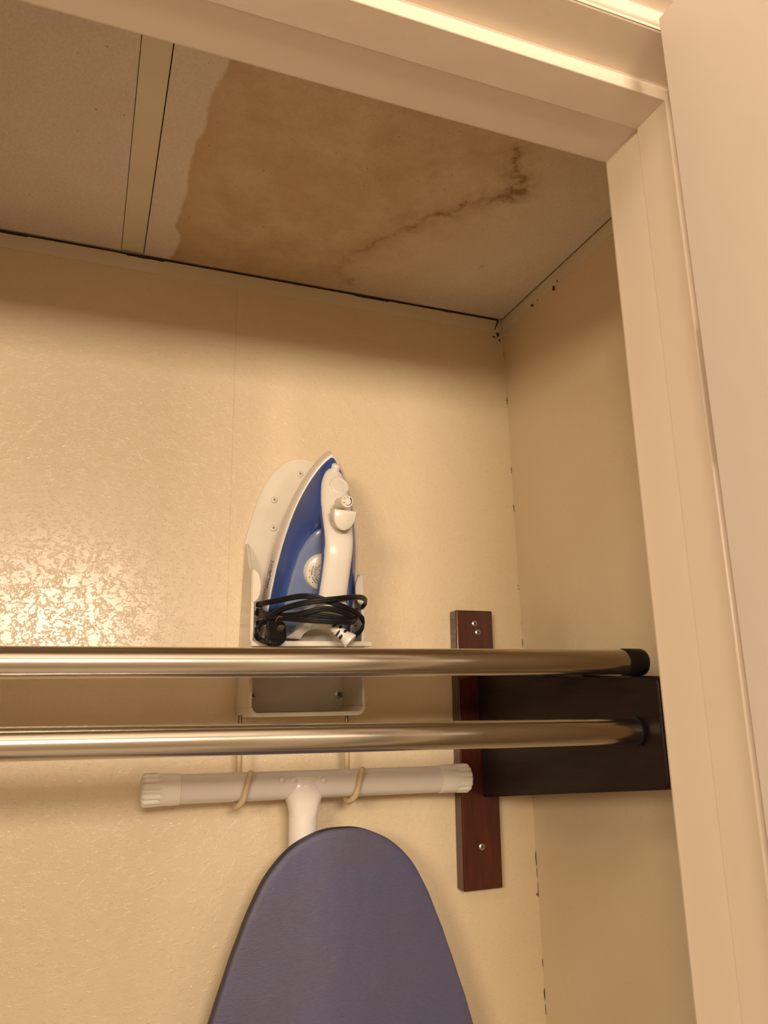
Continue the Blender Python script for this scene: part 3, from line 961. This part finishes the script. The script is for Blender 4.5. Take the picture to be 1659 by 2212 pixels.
# parts on the sloping nose: axis square to the slope
NS = (IW * 0.863 + IN).normalized()
def nose_point(px, py):
    n = 0.06
    for _ in range(12):
        u, w = iron_at(px, py, n)
        n = top(w) + 0.003
    return u, w, n
u, w, n = nose_point(726, 1012)
MB().lathe([(-0.006, 0.0052), (0.003, 0.0050), (0.0045, 0.0046), (0.0052, 0.0036), (0.0054, 0)], ip(u - 0.0004, w, n - 0.0015), (NS + IW * 0.9).normalized(), 28).build('spray_nozzle', M['iron_white'], iron)
u, w, n = nose_point(732, 1049)
c = ip(u + 0.0004, w, n + 0.0002)
o = MB().lathe([(-0.004, 0.0116), (0.0006, 0.0116), (0.0013, 0.0110), (0.0014, 0.0102), (0.0006, 0.0097), (0.0010, 0.0)], c, (NS + IU * 0.12).normalized(), 40).build('filler_cap', M['iron_white'], iron)
kx = (IN * 0.9 + NS * 0.30 + IU * 0.10).normalized()
u, w = iron_at(751, 1083, 0.1165)
c = ip(u, w, 0.1165) - kx * 0.0139
knob = MB().lathe([(-0.008, 0.0062), (0.0, 0.0062), (0.010, 0.0068), (0.0128, 0.0068), (0.0138, 0.0060), (0.0139, 0)], c, kx, 36).build('steam_knob', M['iron_white'], iron)
# dial marks on the knob: a tapering arc and small symbols
s1 = kx.cross(IW).normalized()
s1 = s1 if s1.dot(IU) > 0 else -s1
s2 = kx.cross(s1); s2 = s2 if s2.dot(IW) > 0 else -s2
kp = lambda x, y: c + kx * 0.01415 + s1 * x + s2 * y
b = MB()
m = 20
va, vb = [], []
for i in range(m + 1):
    a = math.radians(60 - 175 * i / m)
    wd = 0.00135 * (1 - 0.78 * i / m)
    va.append(kp(0.0038 * math.cos(a), 0.0038 * math.sin(a)))
    vb.append(kp((0.0038 + wd) * math.cos(a), (0.0038 + wd) * math.sin(a)))
b.add(va + vb, [(i, i + 1, m + 2 + i, m + 1 + i) for i in range(m)])
for ang, rr in ((95, 0.0044), (140, 0.0044), (205, 0.0042)):
    a = math.radians(ang)
    cx_, cy_ = rr * math.cos(a), rr * math.sin(a)
    for q in range(6 if ang != 205 else 3):
        a1, a2 = (2 * pi * q / 6, 2 * pi * (q + 0.8) / 6) if ang != 205 else (pi * q / 3, pi * q / 3 + pi)
        p1 = Vector((cx_ + 0.0010 * math.cos(a1), cy_ + 0.0008 * math.sin(a1))); p2 = Vector((cx_ + 0.0010 * math.cos(a2), cy_ + 0.0008 * math.sin(a2)))
        g_ = Vector((-(p2 - p1).y, (p2 - p1).x)).normalized() * 0.00013
        b.add([kp(*(p1 - g_)), kp(*(p2 - g_)), kp(*(p2 + g_)), kp(*(p1 + g_))], [(0, 1, 2, 3)])
b.build('marks', M['ink'], knob, smooth=False)
# half-moon steam button
u, w = iron_at(743, 1102, 0.112)
hb = [(0.0125 * math.cos(a), -0.0215 * abs(math.sin(a)) ** 0.8) for a in [pi * k / 20 for k in range(21)]]
rings = [[ip(u + 0.0012 + x * s, w + 0.0002 + y * s - (1 - s) * 0.01, n - 0.06 * abs(x) ** 1.2) for x, y in hb] for n, s in ((0.100, 1.0), (0.1135, 1.0), (0.1148, 0.97), (0.1155, 0.9))]
MB().loft(rings).build('steam_button', M['iron_white'], iron, angle=50)

# lettering down the skirt: text runs towards the heel, letter tops face the handle
def skirt_fn(w0, n_base):
    def fn(x, y):
        w = w0 - x
        n = n_base + y
        ins = lerp_table([(0.005, 0.0), (0.008, 0.0), (0.016, 0.0012), (0.0235, 0.0026)], n) - 0.0004
        L3, H3 = LI - ins * 1.3, HI - ins
        return ip(-H3 * max(0, 1 - (w / L3) ** 2.765) ** 0.775, w, n)
    return fn
b = MB()
wt = iron_at(585, 1210, 0.012)[1]
b.add(*text_mesh('LodgMate', 0.0082, skirt_fn(wt, 0.0140), 0.0))
xx = 0.0
for ch in 'Commercial':
    vs, fs = text_mesh(ch, 0.0040, (lambda x, y, xx=xx: skirt_fn(wt, 0.0092)(x + xx, y)), 0.00003)
    b.add(vs, fs)
    xx += 0.0042
b.build('lettering', M['ink'], iron, smooth=False)

# ------------------------------------------------------------------ cord wound around the iron
FLAT = []
for k in range(24):     # two-conductor flat cord section
    a = 2 * pi * k / 24
    rr = 0.00165
    x = rr * math.sin(a) * (1.0 if abs(math.cos(a)) > 0.35 else 0.80)
    FLAT.append((x, 0.0030 * math.copysign(abs(math.cos(a)) ** 0.8, math.cos(a))))
DEP = [(548, -0.066), (560, -0.085), (585, -0.104), (625, -0.122), (665, -0.136), (700, -0.1415), (745, -0.1415), (768, -0.130), (785, -0.108), (795, -0.085)]


def strand(pts, off=0.0):
    out = []
    for q in pts:
        x, y = q[0], q[1]
        px, py = 480 + x / 4.608, 940 + y / 4.608
        out.append(at(px, py, 1, (q[2] if len(q) > 2 else lerp_table(DEP, px) - off)))
    return out


cord = MB()
UPW = (0.05, -0.3, 0.95)
loops = [
    # behind the sole, over the left edge, across the front, over the right edge, behind again
    ([(900, 1700, -0.020), (500, 1700, -0.022), (365, 1690, -0.045), (352, 1685, -0.066), (400, 1675), (600, 1635), (760, 1606), (860, 1604), (960, 1622), (1060, 1655), (1200, 1705), (1310, 1752), (1385, 1815, -0.118), (1405, 1880, -0.122), (1380, 1945, -0.124), (1335, 1985, -0.126), (1300, 2010, -0.128)], 0.0),
    ([(900, 1745, -0.020), (520, 1755, -0.022), (375, 1750, -0.045), (350, 1745, -0.066), (400, 1770), (520, 1795), (700, 1790), (860, 1760), (1000, 1728), (1130, 1740), (1260, 1790), (1330, 1830, -0.122), (1350, 1860, -0.105), (1330, 1880, -0.09)], 0.003),
    ([(900, 1790, -0.020), (520, 1790, -0.022), (370, 1780, -0.045), (345, 1770, -0.066), (420, 1800), (600, 1818), (800, 1838), (1000, 1850), (1180, 1860), (1290, 1862), (1350, 1835, -0.105), (1330, 1790, -0.075), (1100, 1760, -0.02)], 0.0065),
    ([(900, 1850, -0.020), (520, 1860, -0.022), (370, 1870, -0.045), (352, 1870, -0.066), (420, 1862), (560, 1830), (720, 1790), (900, 1785), (1100, 1812), (1260, 1840), (1340, 1870, -0.110)], 0.0),
    ([(478, 2030, -0.118), (430, 2050, -0.112), (370, 2030, -0.100), (335, 1980, -0.104), (360, 1915, -0.108), (430, 1840), (540, 1760), (700, 1698), (880, 1660), (1100, 1633), (1280, 1615), (1390, 1617), (1432, 1655, -0.100), (1405, 1700, -0.085), (1345, 1745, -0.060), (1200, 1760, -0.02)], 0.008),
]
for pts, off in loops:
    cord.sweep(smoothpath(strand(pts, off), 9), FLAT, up=UPW)
cord = cord.build('cord', M['black'], iron, angle=60)

# plug
PX = Vector((0.10, -0.86, 0.50)).normalized()           # prongs point out and up
PS = Vector((1, 0.05, -0.05)).normalized()
PS = (PS - PX * PS.dot(PX)).normalized()
PU = PS.cross(PX); PU = PU if PU.z > 0 else -PU
pc = at(598, 1363, 1, -0.121)
rings = []
for h, sx, sy in ((-0.017, .0055, .005), (-0.015, .0085, .009), (-0.006, .0098, .0115), (0.001, .0100, .0122), (0.0025, .0092, .0114), (0.0028, .006, .008)):
    ring = []
    for k in range(32):
        a = 2 * pi * k / 32
        ring.append(pc + PX * h + PS * sx * math.copysign(abs(math.cos(a)) ** 0.42, math.cos(a)) + PU * sy * math.copysign(abs(math.sin(a)) ** 0.42, math.sin(a)))
    rings.append(ring)
plug = MB().loft(rings).build('plug', M['black'], iron, angle=50)
for s in (1, -1):
    b = MB()
    q = pc + PU * (s * 0.0058 + 0.0008)
    tp = 0.0165
    rings = []
    for h, hwid in ((0.0, .0032), (tp - 0.003, .0032), (tp - 0.001, .0028), (tp, .0016)):
        rings.append([q + PX * h + PS * x * hwid + PU * y * 0.0008 for x, y in ((-1, -1), (1, -1), (1, 1), (-1, 1))])
    b.loft(rings)
    o = b.build('prong', M['prong'], plug, bevel=0.0002)

# strain relief where the cord leaves the iron
b0, b1 = at(718, 1350, 1, -0.122), at(758, 1386, 1, -0.130)
ax = (b1 - b0)
LN = ax.length
ax.normalize()
bush = MB().lathe([(0, 0.0048), (0.002, 0.0058), (LN * 0.28, 0.0062), (LN * 0.30, 0.0066), (LN * 0.36, 0.0066), (LN * 0.38, 0.0062), (LN * 0.62, 0.0062), (LN * 0.70, 0.0064), (LN * 0.80, 0.0078), (LN * 0.95, 0.0088), (LN, 0.0084), (LN + 0.0006, 0.004)], b0, ax, 36).build('cord_bushing', M['iron_white'], iron)
bush['label'] = 'white strain relief with black slots'
b = MB()
vdir = (Vector(CP) - b0).normalized()
e1 = (vdir - ax * vdir.dot(ax)).normalized()
e2 = ax.cross(e1)
for tq, a0, a1 in ((0.10, -70, 10), (0.33, -75, -20), (0.40, -10, 75), (0.58, -80, -20), (0.60, 5, 80)):
    for r_, wd in ((0.0067 if 0.25 < tq < 0.37 else 0.00635, 0.0032),):
        k = 10
        va, vb = [], []
        for i in range(k + 1):
            a = math.radians(a0 + (a1 - a0) * i / k)
            dirv = e1 * math.cos(a) + e2 * math.sin(a)
            va.append(b0 + ax * (LN * tq - wd / 2 * math.sin(pi * (0.15 + 0.7 * i / k))) + dirv * r_)
            vb.append(b0 + ax * (LN * tq + wd / 2 * math.sin(pi * (0.15 + 0.7 * i / k))) + dirv * r_)
        b.add(va + vb, [(i, i + 1, k + 2 + i, k + 1 + i) for i in range(k)])
b.build('slots', M['ink'], bush, smooth=False)
